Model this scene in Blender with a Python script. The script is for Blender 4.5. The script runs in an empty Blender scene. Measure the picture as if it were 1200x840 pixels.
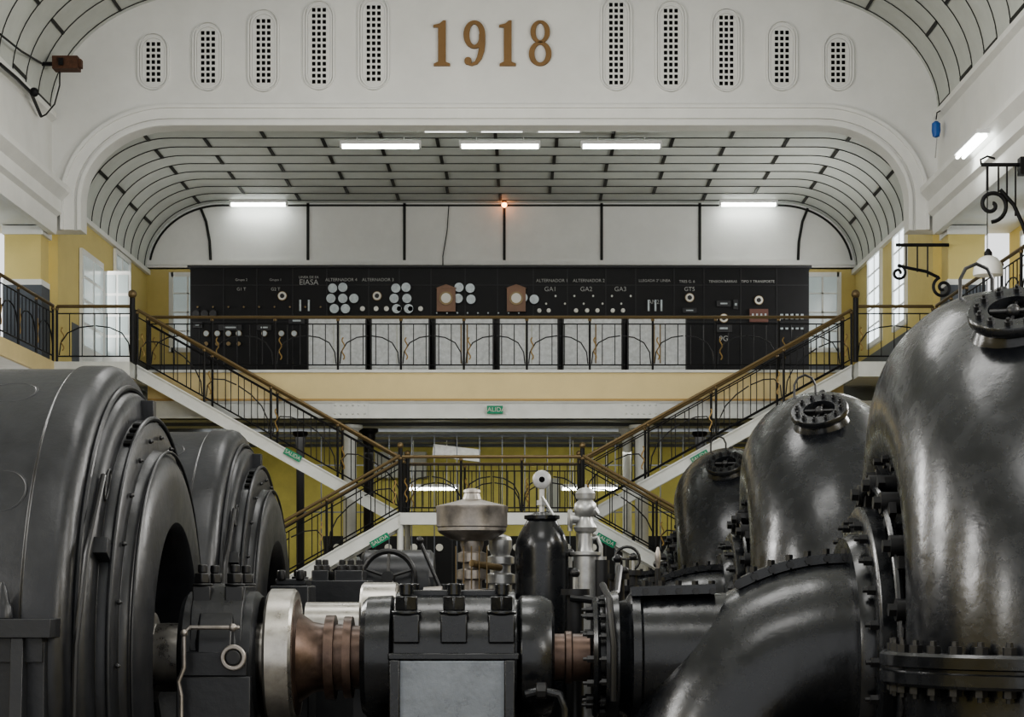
import bpy, math, random
from mathutils import Vector, Matrix
random.seed(4)
F=2400.0; EZ=3.0; VX=615.0; VY=685.0
def W(px,py,d): return Vector(((px-VX)*d/F, d, EZ+(VY-py)*d/F))
CX=-0.54; HW=8.0; XL=CX-HW; XR=CX+HW; AX=2.45
col=bpy.context.scene.collection
# ---------------- materials
def mat(name,c,rough=0.5,metal=0.0,var=0.0,vscale=3.0,bump=0.0,bscale=40.0,emit=None,es=0.0,coat=0.0,rv=0.0,spec=0.5):
    m=bpy.data.materials.new(name); m.use_nodes=True
    nt=m.node_tree; bs=nt.nodes['Principled BSDF']
    bs.inputs['Base Color'].default_value=(*c,1); bs.inputs['Roughness'].default_value=rough
    bs.inputs['Metallic'].default_value=metal; bs.inputs['Specular IOR Level'].default_value=spec
    if coat: bs.inputs['Coat Weight'].default_value=coat; bs.inputs['Coat Roughness'].default_value=0.15
    if emit:
        bs.inputs['Emission Color'].default_value=(*emit,1); bs.inputs['Emission Strength'].default_value=es
    tc=None
    if var or bump or rv: tc=nt.nodes.new('ShaderNodeTexCoord')
    if var or rv:
        n=nt.nodes.new('ShaderNodeTexNoise'); n.inputs['Scale'].default_value=vscale; n.inputs['Detail'].default_value=7; n.inputs['Roughness'].default_value=0.68
        nt.links.new(tc.outputs['Object'],n.inputs['Vector'])
        if var:
            r=nt.nodes.new('ShaderNodeValToRGB')
            r.color_ramp.elements[0].position=0.3; r.color_ramp.elements[1].position=0.7
            r.color_ramp.elements[0].color=(*[x*(1-var) for x in c],1)
            r.color_ramp.elements[1].color=(*[min(1,x*(1+var)) for x in c],1)
            nt.links.new(n.outputs['Fac'],r.inputs['Fac']); nt.links.new(r.outputs['Color'],bs.inputs['Base Color'])
        if rv:
            mr=nt.nodes.new('ShaderNodeMapRange'); mr.inputs['From Min'].default_value=0.3; mr.inputs['From Max'].default_value=0.7
            mr.inputs['To Min'].default_value=max(0.03,rough-rv); mr.inputs['To Max'].default_value=rough+rv
            nt.links.new(n.outputs['Fac'],mr.inputs['Value']); nt.links.new(mr.outputs['Result'],bs.inputs['Roughness'])
    if bump:
        n2=nt.nodes.new('ShaderNodeTexNoise'); n2.inputs['Scale'].default_value=bscale; n2.inputs['Detail'].default_value=4; n2.inputs['Roughness'].default_value=0.6
        nt.links.new(tc.outputs['Object'],n2.inputs['Vector'])
        b=nt.nodes.new('ShaderNodeBump'); b.inputs['Strength'].default_value=bump; b.inputs['Distance'].default_value=0.02
        nt.links.new(n2.outputs['Fac'],b.inputs['Height']); nt.links.new(b.outputs['Normal'],bs.inputs['Normal'])
    return m
M={}
M['white']=mat('white_plaster',(0.77,0.77,0.75),0.75,var=0.055,vscale=0.9,bump=0.06,bscale=5)
M['mould']=mat('white_moulding',(0.79,0.79,0.77),0.6,var=0.05,vscale=1.5)
M['vault']=mat('vault_panels',(0.57,0.59,0.56),0.6,var=0.10,vscale=1.1)
M['line']=mat('black_batten',(0.014,0.014,0.013),0.6)
M['yellow']=mat('yellow_wall_paint',(0.67,0.555,0.23),0.6,var=0.06,vscale=1.0)
M['yellow2']=mat('pale_yellow_fascia',(0.70,0.58,0.32),0.6,var=0.06,vscale=1.5)
M['olive']=mat('lower_yellow_wall',(0.62,0.56,0.17),0.6,var=0.1)
M['dado']=mat('grey_dado',(0.10,0.11,0.13),0.5)
M['greybeam']=mat('grey_ceiling_beam',(0.45,0.46,0.43),0.5)
M['floor']=mat('concrete_floor',(0.16,0.15,0.14),0.6,var=0.2,vscale=2)
M['beam']=mat('painted_steel',(0.63,0.645,0.63),0.45,var=0.09,vscale=3)
M['iron']=mat('wrought_iron',(0.012,0.012,0.014),0.5,spec=.3)
M['brass']=mat('aged_brass',(0.19,0.14,0.075),0.42,metal=0.6)
M['gold']=mat('gilt_ornament',(0.34,0.23,0.09),0.45,metal=0.4)
M['bronze']=mat('bronze_numerals',(0.25,0.15,0.065),0.5,metal=0.3,var=0.1)
M['board']=mat('slate_panel',(0.008,0.008,0.009),0.5,var=0.2,spec=.25)
M['board2']=mat('slate_edge',(0.03,0.03,0.032),0.5,spec=.3)
M['label']=mat('label_paint',(0.30,0.30,0.29),0.5)
M['dial']=mat('dial_white',(0.55,0.54,0.50),0.4)
M['dialg']=mat('dial_grey',(0.30,0.33,0.34),0.3,metal=0.3,var=.25,vscale=9)
M['wood']=mat('clock_wood',(0.16,0.075,0.035),0.4,var=0.2)
M['cab']=mat('grey_cabinet',(0.50,0.515,0.53),0.5,var=0.2,vscale=14)
M['gen']=mat('generator_paint',(0.015,0.0158,0.018),0.36,var=0.3,vscale=2.5,bump=0.14,bscale=12,rv=0.09,spec=.42)
M['blk']=mat('gloss_black_paint',(0.009,0.0098,0.0115),0.26,var=0.3,vscale=4,bump=0.17,bscale=8,rv=0.10,coat=0.12,spec=.45)
M['bolt']=mat('black_bolt',(0.014,0.014,0.015),0.38,spec=.45)
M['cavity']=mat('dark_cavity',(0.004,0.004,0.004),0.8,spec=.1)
M['steel']=mat('machined_steel',(0.34,0.325,0.30),0.32,metal=0.9,var=0.25,vscale=6,rv=0.1)
M['rust']=mat('oiled_brown_steel',(0.095,0.066,0.053),0.38,metal=0.75,var=0.45,vscale=7,rv=.1)
M['redbrown']=mat('clock_red',(0.10,0.04,0.03),0.5)
M['pewter']=mat('aged_pewter',(0.27,0.248,0.228),0.4,metal=0.75,var=0.3,vscale=9,rv=.1)
M['silver']=mat('silver_paint',(0.36,0.36,0.355),0.35,metal=0.6,var=0.2,vscale=10)
M['bluegrey']=mat('bluegrey_sky_sheen',(0.15,0.165,0.185),0.3,var=0.2,vscale=5,bump=0.2,bscale=20,rv=.08)  # bearing plate: sky reflection put into the base colour
M['tube']=mat('fluorescent_tube',(1,1,1),0.4,emit=(0.95,1.0,0.95),es=12)
M['tubedim']=mat('dim_fluorescent_tube',(1,1,1),0.4,emit=(0.95,1.0,0.95),es=1.2)
M['tubehot']=mat('fixture_white',(0.7,0.7,0.7),0.4)
M['glow']=mat('warm_bulb',(1,0.5,0.2),0.4,emit=(1,0.35,0.12),es=12)
M['glass']=mat('daylit_glass',(0.7,0.8,0.85),0.2,emit=(0.88,0.96,1.0),es=1.8)
M['glassdim']=mat('dim_glass',(0.35,0.4,0.4),0.15,emit=(0.75,0.85,0.85),es=0.2)
M['green']=mat('exit_green',(0.0,0.22,0.11),0.5)
M['opal']=mat('opal_glass',(0.85,0.85,0.83),0.25)
M['blue']=mat('blue_enamel',(0.02,0.11,0.40),0.4)
M['rustbox']=mat('rusty_box',(0.10,0.045,0.025),0.7,var=0.4,vscale=12)
M['red']=mat('red_paint',(0.35,0.05,0.03),0.5)
# ---------------- builder
def basis(d):
    d=d.normalized(); u=Vector((0,0,1)) if abs(d.z)<0.9 else Vector((1,0,0))
    a=d.cross(u).normalized(); b=a.cross(d).normalized(); return a,b
class B:
    def __init__(s): s.v=[]; s.f=[]; s.m=[]; s.ms=[]
    def mi(s,k):
        if k not in s.ms: s.ms.append(k)
        return s.ms.index(k)
    def add(s,vs,fs,k):
        o=len(s.v); i=s.mi(k); s.v+= [tuple(v) for v in vs]
        for f in fs: s.f.append([o+x for x in f]); s.m.append(i)
    def box(s,x0,x1,y0,y1,z0,z1,k):
        vs=[(x,y,z) for x in (x0,x1) for y in (y0,y1) for z in (z0,z1)]
        s.add(vs,[(0,1,3,2),(4,6,7,5),(0,4,5,1),(2,3,7,6),(0,2,6,4),(1,5,7,3)],k)
    def obox(s,c,size,R,k):
        c=Vector(c); vs=[]
        for x in (-.5,.5):
            for y in (-.5,.5):
                for z in (-.5,.5): vs.append(c+R@Vector((x*size[0],y*size[1],z*size[2])))
        s.add(vs,[(0,1,3,2),(4,6,7,5),(0,4,5,1),(2,3,7,6),(0,2,6,4),(1,5,7,3)],k)
    def lathe(s,prof,o,ax,k,seg=48):
        o=Vector(o); ax=Vector(ax).normalized(); a,b=basis(ax); vs=[];fs=[]
        for (t,r) in prof:
            for i in range(seg):
                an=2*math.pi*i/seg; vs.append(o+ax*t+(a*math.cos(an)+b*math.sin(an))*r)
        for j in range(len(prof)-1):
            for i in range(seg):
                i2=(i+1)%seg; fs.append((j*seg+i,j*seg+i2,(j+1)*seg+i2,(j+1)*seg+i))
        fs.append(tuple(range(seg))[::-1]); n=len(prof)-1; fs.append(tuple(n*seg+i for i in range(seg)))
        s.add(vs,fs,k)
    def cyl(s,p0,p1,r,k,seg=12,r1=None):
        p0=Vector(p0);p1=Vector(p1); L=(p1-p0).length
        s.lathe([(0,r),(L,r if r1 is None else r1)],p0,p1-p0,k,seg)
    def sph(s,c,r,k,seg=16,sq=1.0):
        pr=[(-r*math.cos(math.pi*i/8)*sq,max(1e-4,r*math.sin(math.pi*i/8))) for i in range(9)]
        s.lathe(pr,c,(0,0,1),k,seg)
    def tube(s,pts,r,k,seg=8,closed=False):
        pts=[Vector(p) for p in pts]; n=len(pts)
        rs=r if isinstance(r,(list,tuple)) else [r]*n
        t=(pts[1]-pts[0]).normalized(); a,b=basis(t); vs=[];fs=[]
        for i in range(n):
            if closed: tt=(pts[(i+1)%n]-pts[i-1]).normalized()
            else: tt=(pts[min(i+1,n-1)]-pts[max(i-1,0)]).normalized()
            a=(a-tt*a.dot(tt)).normalized(); b=tt.cross(a)
            for j in range(seg):
                an=2*math.pi*j/seg; vs.append(pts[i]+(a*math.cos(an)+b*math.sin(an))*rs[i])
        m=n if closed else n-1
        for i in range(m):
            for j in range(seg):
                j2=(j+1)%seg; i2=(i+1)%n
                fs.append((i*seg+j,i*seg+j2,i2*seg+j2,i2*seg+j))
        if not closed:
            fs.append(tuple(range(seg))[::-1]); fs.append(tuple((n-1)*seg+j for j in range(seg)))
        s.add(vs,fs,k)
    def prism(s,poly,y0,y1,k):
        n=len(poly); vs=[(x,y0,z) for x,z in poly]+[(x,y1,z) for x,z in poly]
        fs=[tuple(range(n)),tuple(range(n,2*n))[::-1]]
        for i in range(n): j=(i+1)%n; fs.append((i,i+n,j+n,j))
        s.add(vs,fs,k)
    def prismx(s,poly,x0,x1,k):
        n=len(poly); vs=[(x0,y,z) for y,z in poly]+[(x1,y,z) for y,z in poly]
        fs=[tuple(range(n)),tuple(range(n,2*n))[::-1]]
        for i in range(n): j=(i+1)%n; fs.append((i,i+n,j+n,j))
        s.add(vs,fs,k)
    def ring(s,A,Bp,y0,y1,k,closed=True):
        n=len(A); vs=[(x,y0,z) for x,z in A]+[(x,y0,z) for x,z in Bp]+[(x,y1,z) for x,z in A]+[(x,y1,z) for x,z in Bp]
        fs=[]
        for i in range(n if closed else n-1):
            j=(i+1)%n
            fs+= [(i,j,n+j,n+i),(2*n+i,3*n+i,3*n+j,2*n+j),(i,2*n+i,2*n+j,j),(n+i,n+j,3*n+j,3*n+i)]
        if not closed:
            fs+=[(0,n,3*n,2*n),(n-1,3*n-1,4*n-1,2*n-1)]
        s.add(vs,fs,k)
    def hexes(s,o,ax,R,n,r,L,k,ph=0.0,a0=0,a1=360,seg=6):
        o=Vector(o); ax=Vector(ax).normalized(); a,b=basis(ax)
        for i in range(n):
            an=math.radians(a0+(a1-a0)*(i+ph)/n); p=o+(a*math.cos(an)+b*math.sin(an))*R
            s.lathe([(0,r),(L*0.6,r),(L*0.62,r*0.55),(L,r*0.5)],p,ax,k,seg)
    def build(s,name,parent=None,bevel=0,ang=35):
        me=bpy.data.meshes.new(name); me.from_pydata(s.v,[],s.f)
        for k in s.ms: me.materials.append(M[k])
        me.polygons.foreach_set('material_index',s.m)
        me.polygons.foreach_set('use_smooth',[True]*len(s.f))
        import bmesh
        bm=bmesh.new(); bm.from_mesh(me); bmesh.ops.recalc_face_normals(bm,faces=bm.faces); bm.to_mesh(me); bm.free()
        me.set_sharp_from_angle(angle=math.radians(ang)); me.update()
        o=bpy.data.objects.new(name,me); col.objects.link(o)
        if parent: o.parent=parent
        if bevel:
            md=o.modifiers.new('bevel','BEVEL'); md.width=bevel; md.segments=2; md.limit_method='ANGLE'; md.angle_limit=math.radians(50)
        return o
def text(body,p,size,k,parent,name='label'):
    c=bpy.data.curves.new(name,'FONT'); c.body=body; c.size=size; c.extrude=0.002; c.align_x='CENTER'; c.align_y='CENTER'
    c.materials.append(M[k]); o=bpy.data.objects.new(name,c); col.objects.link(o); o.location=p; o.rotation_euler=(math.pi/2,0,0); o.parent=parent
    return o
# ---------------- curves
def arch(hw,zs,a,b,zbot,nd=14,cx=CX):
    P=[(cx-hw,zbot)]
    for i in range(nd+1):
        t=math.pi-math.pi/2*i/nd; P.append((cx-hw+a+a*math.cos(t),zs+b*math.sin(t)))
    for i in range(9): 
        u=(i+1)/10; P.append((cx-hw+a+(2*hw-2*a)*u,zs+b))
    for i in range(nd+1):
        t=math.pi/2-math.pi/2*i/nd; P.append((cx+hw-a+a*math.cos(t),zs+b*math.sin(t)))
    P.append((cx+hw,zbot)); return P
YA=37.0; YB=46.3; YBAL=38.6; ZB=7.02
# ---------------- arch wall
inner=arch(7.47,9.93,1.6,1.36,9.4)
outer_curve=arch(8.06,11.5,2.9,2.2,9.4)
b=B()
def rayhit(P,c,an):
    dx,dz=math.cos(an),math.sin(an); best=None
    for i in range(len(P)-1):
        x1,z1=P[i];x2,z2=P[i+1]; ex,ez=x2-x1,z2-z1; den=dx*ez-dz*ex
        if abs(den)<1e-9: continue
        t=((x1-c[0])*ez-(z1-c[1])*ex)/den; u=((x1-c[0])*dz-(z1-c[1])*dx)/den
        if t>0 and -1e-6<=u<=1+1e-6: best=t if best is None else max(best,t)
    return (c[0]+dx*best,c[1]+dz*best)
c0=(CX,9.4)
N=160; A1=[];A2=[]
for i in range(N+1):
    an=math.pi-math.pi*i/N
    if i==0: an=math.pi-1e-4
    if i==N: an=1e-4
    A1.append(rayhit(inner,c0,an)); A2.append(rayhit(outer_curve,c0,an))
b.ring(A1,A2,YA,YA+0.45,'white',closed=False)
b.build('wall_arch',ang=40)
b=B()
def offarch(o): return arch(7.47+o,9.93,1.6+o,1.36+o,9.4)
b.ring(offarch(0.0),offarch(0.07),YA-0.05,YA+0.0,'mould',False)
b.ring(offarch(0.12),offarch(0.30),YA-0.07,YA+0.0,'mould',False)
b.ring(offarch(0.30),offarch(0.36),YA-0.12,YA+0.0,'mould',False)
b.build('trim_1',ang=30)
# numerals
def ell(cx,cz,a,bb,n=32): return [(cx+a*math.cos(2*math.pi*i/n),cz+bb*math.sin(2*math.pi*i/n)) for i in range(n)]
b=B(); H=0.82
def dg(pts,px): 
    x0=W(px,78,YA).x; z0=W(px,78,YA).z
    return [(x0+u*H,z0+v*H) for u,v in pts]
one=[(-.18,0),(.18,0),(.18,.05),(.085,.09),(.085,1.0),(.03,1.0),(-.05,.93),(-.19,.9),(-.19,.85),(-.085,.85),(-.085,.09),(-.18,.05)]
y0,y1=YA-0.07,YA-0.005
for px in (518,595): b.prism(dg(one,px),y0,y1,'bronze')
b.ring(dg(ell(0,.75,.215,.25),633),dg(ell(0,.75,.10,.19),633),y0,y1,'bronze')
b.ring(dg(ell(0,.27,.25,.27),633),dg(ell(0,.27,.125,.20),633),y0,y1,'bronze')
b.ring(dg(ell(0,.69,.24,.31),556),dg(ell(0,.69,.11,.23),556),y0,y1,'bronze')
st=[(.17,.70,.07),(.17,.5,.07),(.155,.33,.065),(.11,.18,.055),(.04,.07,.04),(-.06,.03,.032),(-.13,.05,.03)]
L=[];R=[]
for i,(u,v,w) in enumerate(st):
    p=st[max(i-1,0)];q=st[min(i+1,len(st)-1)]; tx,tz=q[0]-p[0],q[1]-p[1]; l=math.hypot(tx,tz); nx,nz=-tz/l,tx/l
    L.append((u+nx*w,v+nz*w)); R.append((u-nx*w,v-nz*w))
b.ring(dg(L,556),dg(R,556),y0+.004,y1-.004,'bronze',False)
b.prism(dg(ell(-.14,.11,.08,.085,20),556),y0,y1,'bronze')
b.build('bronze_year_numerals',bevel=0.006)
# vents
def stad(cx,z0,z1,r,n=10):
    P=[]
    for i in range(n+1): t=math.pi*i/n; P.append((cx+r*math.cos(t),z1-r+r*math.sin(t)))
    for i in range(n+1): t=math.pi+math.pi*i/n; P.append((cx+r*math.cos(t),z0+r+r*math.sin(t)))
    return P
vents=[(180,40,106),(244,27,107),(309,12,108),(374,2,106),(438,-4,106),(722,-4,107),(786,2,108),(851,11,108),(916,26,107),(982,40,107)]
for px,ya,yb in vents:
    b=B(); c=W(px,0,YA).x; z1=W(0,ya,YA).z; z0=W(0,yb,YA).z
    b.ring(stad(c,z0,z1,.285),stad(c,z0,z1,.25),YA-.05,YA,'mould')
    b.ring(stad(c,z0+.045,z1-.045,.24),stad(c,z0+.075,z1-.075,.205),YA-.03,YA,'mould')
    b.prism(stad(c,z0+.08,z1-.08,.20),YA-.02,YA,'white')
    n=int((z1-z0-.30)/.108); zz0=(z0+z1)/2-n*.054
    for i in range(n+1):
        zz=zz0+i*.108
        for dx in (-.095,0,.095):
            b.box(c+dx-.030,c+dx+.030,YA-.026,YA-.004,zz-.033,zz+.033,'cavity')
    b.build('wall_vent_grille')
# ---------------- vaults
def sheet(P,y0,y1,k):
    b=B(); n=len(P); vs=[(x,y0,z) for x,z in P]+[(x,y1,z) for x,z in P]
    b.add(vs,[(i,i+1,n+i+1,n+i) for i in range(n-1)],k); return b
def inward(P,o):
    out=[]
    n=len(P)
    for i,(x,z) in enumerate(P):
        p=P[max(i-1,0)];q=P[min(i+1,n-1)]; tx,tz=q[0]-p[0],q[1]-p[1]; l=math.hypot(tx,tz)
        out.append((x+tz/l*o,z-tx/l*o))
    return out
def arclen(P):
    L=[0]
    for i in range(len(P)-1): L.append(L[-1]+math.dist(P[i],P[i+1]))
    return L
def at(P,L,s):
    s=max(0,min(L[-1],s))
    for i in range(len(P)-1):
        if s<=L[i+1]+1e-9:
            u=(s-L[i])/max(1e-9,L[i+1]-L[i]); return (P[i][0]+(P[i+1][0]-P[i][0])*u,P[i][1]+(P[i+1][1]-P[i][1])*u)
    return P[-1]
def vault_lines(P,y0,y1,step,name,dash=2.25,w=.03,dw=.04):
    b=B(); P1=inward(P,.004); P2=inward(P,.016)
    L=arclen(P1); mid=L[-1]/2
    nrow=int((y1-y0)/step)
    for r in range(nrow+1):
        y=y0+r*step
        b.ring(P1,P2,y-w/2,y+w/2,'line',False)
        if y+step>y1+.2: break
        off=0 if r%2 else dash/2
        k=-6
        while k<=6:
            s=mid+k*dash+off+random.uniform(-.04,.04)
            if 0.1<s<L[-1]-.1:
                a=at(P1,L,s-dw);c=at(P1,L,s+dw); tx,tz=c[0]-a[0],c[1]-a[1]; l=math.hypot(tx,tz); nx,nz=tz/l*.02,-tx/l*.02
                vs=[(a[0],y,a[1]),(c[0],y,c[1]),(c[0]+nx,y,c[1]+nz),(a[0]+nx,y,a[1]+nz)]
                y2=min(y+step,y1); vs+=[(v[0],y2,v[2]) for v in vs]
                b.add(vs,[(0,1,2,3),(4,7,6,5),(0,4,5,1),(1,5,6,2),(2,6,7,3),(3,7,4,0)],'line')
            k+=1
    return b.build(name)
Pin=arch(8.0,10.13,1.7,1.5,10.05,20)
sheet(Pin,YA+.45,YB,'vault').build('ceiling_control_gallery')
vault_lines(Pin,YA+.95,YB-.05,.80,'ceiling_battens_control_gallery',w=.02,dw=.032)
Pm=arch(8.0,11.5,2.9,2.2,11.45,20)
sheet(Pm,-2,YA,'vault').build('ceiling')
vault_lines(Pm,20.6,YA-.02,.9,'ceiling_battens_hall',w=.018,dw=.028)
# ---------------- inner room walls
b=B()
b.box(XL,XR,YB,YB+.3,ZB,10.28,'yellow')
b.prism(arch(8.0,10.13,1.7,1.5,10.28),YB,YB+.3,'white')
b.box(XL,XR,YB-.01,YB,ZB,7.95,'dado')
b.box(XL,XR,YB,YB+.3,0,6.15,'olive')
b.build('wall_back')
b=B()
b.box(XL,XR,YB-.09,YB,10.22,10.32,'mould'); b.box(XL,XR,YB-.05,YB,10.16,10.22,'mould')
b.build('trim_2')
b=B()
for px in (247,361,474,591,705,820,935):
    x=W(px,0,YB).x
    if px in (247,935):
        s=1 if px==247 else -1
        pts=[(x+s*.0,YB-.03,10.33),(x-s*.02,YB-.03,10.75),(x-s*.10,YB-.03,11.2),(x-s*.22,YB-.03,11.5)]
        b.tube(pts,.032,'line',6)
    else: b.box(x-.03,x+.03,YB-.03,YB,10.33,11.62,'line')
b.ring(inward(arch(8.0,10.13,1.7,1.5,10.32,20),.04),inward(arch(8.0,10.13,1.7,1.5,10.32,20),.08),YB-.03,YB-.001,'line',False)
b.build('back_wall_battens')
for side,x0,x1,n in (('left',XL-.3,XL,1),('right',XR,XR+.3,-1)):
    b=B(); b.box(x0,x1,YA+.45,YB,0,10.2,'yellow')
    b.build('wall_%s_control_gallery'%side)
    xi=XL if n==1 else XR
    b=B(); b.box(min(xi,xi+n*.01),max(xi,xi+n*.01),YBAL,YB,ZB,7.95,'dado')
    b.build('baseboard_%s'%side)
    b=B(); b.box(min(xi,xi+n*.08),max(xi,xi+n*.08),YA+.45,YB,10.0,10.1,'mould'); b.build('trim_3' if n==1 else 'trim_4')
# windows
wn=[0]
def window_x(xw,n,y0,y1,z0,z1,k='glass',ny=2,nz=5):
    wn[0]+=1; b=B(); xw=xw+n*.012
    def bx(ya,yb,za,zb,t,kk): b.box(min(xw,xw+n*t),max(xw,xw+n*t),ya,yb,za,zb,kk)
    bx(y0,y1,z0,z1,.02,k)
    bx(y0-.07,y0+.03,z0-.07,z1+.07,.06,'mould'); bx(y1-.03,y1+.07,z0-.07,z1+.07,.06,'mould')
    bx(y0,y1,z0-.07,z0+.03,.06,'mould'); bx(y0,y1,z1-.03,z1+.07,.06,'mould')
    for i in range(1,ny): y=y0+(y1-y0)*i/ny; bx(y-.02,y+.02,z0,z1,.045,'mould')
    for i in range(1,nz): z=z0+(z1-z0)*i/nz; bx(y0,y1,z-.015,z+.015,.045,'mould')
    b.build('window_%d'%wn[0])
def window_y(yw,x0,x1,z0,z1,k='glassdim',nx=2,nz=4):
    wn[0]+=1; b=B()
    b.box(x0,x1,yw-.03,yw-.012,z0,z1,k)
    for xx in (x0,x1): b.box(xx-.05,xx+.05,yw-.07,yw-.012,z0-.05,z1+.05,'mould')
    for zz_ in (z0,z1): b.box(x0,x1,yw-.07,yw-.012,zz_-.05,zz_+.05,'mould')
    for i in range(1,nx): x=x0+(x1-x0)*i/nx; b.box(x-.02,x+.02,yw-.06,yw-.012,z0,z1,'mould')
    for i in range(1,nz): z=z0+(z1-z0)*i/nz; b.box(x0,x1,yw-.06,yw-.012,z-.015,z+.015,'mould')
    b.build('window_%d'%wn[0])
window_x(XR,-1,39.9,41.2,8.15,10.0); window_x(XR,-1,42.7,44.2,8.15,10.0)
window_x(XL,1,42.5,44.0,8.15,9.9,'glassdim')
window_y(YB,W(201,0,YB).x,W(240,0,YB).x,8.3,W(0,322,YB).z)
window_y(YB,W(944,0,YB).x,W(983,0,YB).x,8.3,W(0,322,YB).z)
b=B(); xd=XL+.012
b.box(xd,xd+.06,39.2,41.2,ZB,9.45,'mould')
for i in range(2):
    for j in range(4):
        y0=39.32+i*.95; z0=7.6+j*.45; b.box(xd+.055,xd+.07,y0,y0+.82,z0,z0+.38,'glassdim')
b.box(xd+.06,XL+.62,41.15,41.2,ZB+.01,9.3,'mould')
for i in range(2):
    for j in range(4): b.box(XL+.12+i*.25,XL+.32+i*.25,41.13,41.15,7.6+j*.42,7.96+j*.42,'glassdim')
b.build('door_1')
# ---------------- main hall side structure
for side,xi,n in (('left',XL,-1),('right',XR,1)):
    xo=xi+n*1.4
    b=B()
    b.box(min(xi,xi+n*1.7),max(xi,xi+n*1.7),-2,YA+.45,9.42,11.48,'white')
    b.build('wall_%s_upper'%side)
    b=B()
    b.box(min(xo,xo+n*.3),max(xo,xo+n*.3),-2,YA+.45,0,9.42,'yellow')
    b.build('wall_%s'%side)
    b=B(); b.box(min(xo,xo-n*.01),max(xo,xo-n*.01),20,YA+.4,ZB,7.95,'dado'); b.build('baseboard_%s'%side)
    b=B()
    prof=[(0,9.3),(.10,9.3),(.12,9.38),(.12,9.62),(.20,9.68),(.20,9.9),(.34,10.05),(.34,10.15),(0,10.15)]
    b.prism([(xi-n*(u-.02 if u==0 else u),z) for u,z in prof],-2,YA-.13,'mould')
    b.prism([(xi-n*u,z) for u,z in [(0,11.35),(.10,11.4),(.10,11.5),(0,11.55)]],-2,YA-.05,'mould')
    b.build('cornice_%s'%side)
    for yy in (36.55,29.0,22.0):
        b=B()
        x0,x1=sorted((xi+n*.10,xi+n*.75))
        b.box(x0,x1,yy,yy+.6,ZB,9.4,'yellow'); b.box(x0-.02,x1+.02,yy-.02,yy+.62,ZB,8.35,'dado'); b.box(x0-.02,x1+.02,yy-.02,yy+.62,8.35,8.45,'mould')
        b.box(x0-.03,x1+.05,yy-.05,yy+.65,9.25,9.4,'mould')
        b.build('gallery_pier')
    b=B()
    x0,x1=sorted((xi,xo-n*.012)); b.box(x0,x1,18,YA+.45,6.75,ZB,'beam'); 
    xs=sorted((xi,xi-n*.06)); b.box(xs[0],xs[1],18,36.9,6.72,ZB,'yellow2')
    xh=-7.12 if n==-1 else 6.01
    x0,x1=sorted((xi-n*.06,xh)); b.box(x0,x1,36.9,YBAL,6.75,ZB,'beam')
    b.build('side_gallery_%s'%side)
    window_x(xo,-n,35.2,36.3,7.8,9.2,'glass'); window_x(xo,-n,32.4,33.6,7.8,9.2,'glass')
b=B(); b.box(XL-1.4,XR+1.4,-2,YB,-.2,0,'floor'); b.build('floor')
b=B(); b.box(XL,XR,36.1,YB,0,1.3,'floor'); b.build('raised_floor')
# ---------------- balcony slab
b=B()
b.box(XL,XR,YBAL+.02,YB,6.75,ZB,'beam')
b.box(-7.1,6.0,YBAL-.04,YBAL+.12,6.50,ZB-.03,'yellow2')
b.box(-7.1,6.0,YBAL-.10,YBAL+.15,ZB-.03,ZB+.02,'beam')
b.box(-7.1,6.0,YBAL-.06,YBAL+.12,6.46,6.50,'gold')
b.box(XL,XR,YBAL+.02,YBAL+.3,6.13,6.47,'beam')
b.box(XL,XR,YBAL-.05,YBAL+.35,6.13,6.17,'beam'); b.box(XL,XR,YBAL-.03,YBAL+.33,6.43,6.46,'beam')
for px in (410,751):
    x=W(px,0,YBAL).x; b.box(x-.34,x+.34,YBAL-.0,YBAL+.02,6.17,6.43,'beam')
    for i in range(6):
        for j in range(2): b.sph((x-.28+i*.112,YBAL-.002,6.22+j*.16),.02,'beam',8)
b.box(XL,XR,YBAL+.35,YB,6.15,6.2,'greybeam')
for i in range(5):
    y=YBAL+1.3+i*1.5; b.box(XL,XR,y,y+.08,6.09,6.15,'dado')
b.build('balcony_slab')
for px,k,d,r in ((410,'beam',39.3,.13),(752,'beam',39.3,.13),(432,'iron',40.2,.10),(735,'beam',40.2,.09),(352,'iron',41,.08),(820,'iron',41,.08)):
    b=B(); x=W(px,0,d).x
    b.lathe([(0,r*1.7),(.12,r*1.7),(.16,r*1.1),(.3,r),(4.45,r),(4.55,r*1.3),(4.65,r*1.3),(4.7,r*1.9),(4.76,r*1.9)],(x,d,1.3),(0,0,1),k,20)
    b.build('cast_iron_column')
b=B(); d=42.0
for i in range(19):
    x=W(350+i*26.5,0,d).x; b.box(x-.010,x+.010,d,d+.03,2.4 if i%3 else 1.3,6.07,'dado')
for yy in (545,600): z=W(0,yy,d).z; b.box(W(350,0,d).x,W(827,0,d).x,d+.005,d+.025,z-.012,z+.012,'dado')
b.build('steel_screen')
b=B(); d=44.8
xa,xb=W(380,0,d).x,W(800,0,d).x; zt=W(0,628,d).z
b.box(xa,xb,d,d+.3,1.3,zt,'board')
for i in range(15):
    x=xa+(xb-xa)*i/14; b.box(x-.012,x+.012,d-.012,d,1.3,zt,'board2')
for i in range(14):
    x=xa+(xb-xa)*(i+.5)/14
    b.cyl((x,d,zt-.25),(x,d-.05,zt-.25),.08,'dial',16)
    if i%2: b.cyl((x-.1,d,zt-.5),(x-.1,d-.04,zt-.5),.05,'dialg',12); b.cyl((x+.1,d,zt-.5),(x+.1,d-.04,zt-.5),.05,'dialg',12)
b.build('lower_switchboard')
b=B(); p=W(535,531,43.5)
b.obox(p,(1.0,.25,.26),Matrix.Rotation(.12,3,'Y'),'silver'); b.cyl(p+Vector((0,0,.12)),(p.x,p.y,6.08),.02,'iron'); b.build('air_conditioner_unit')
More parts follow.
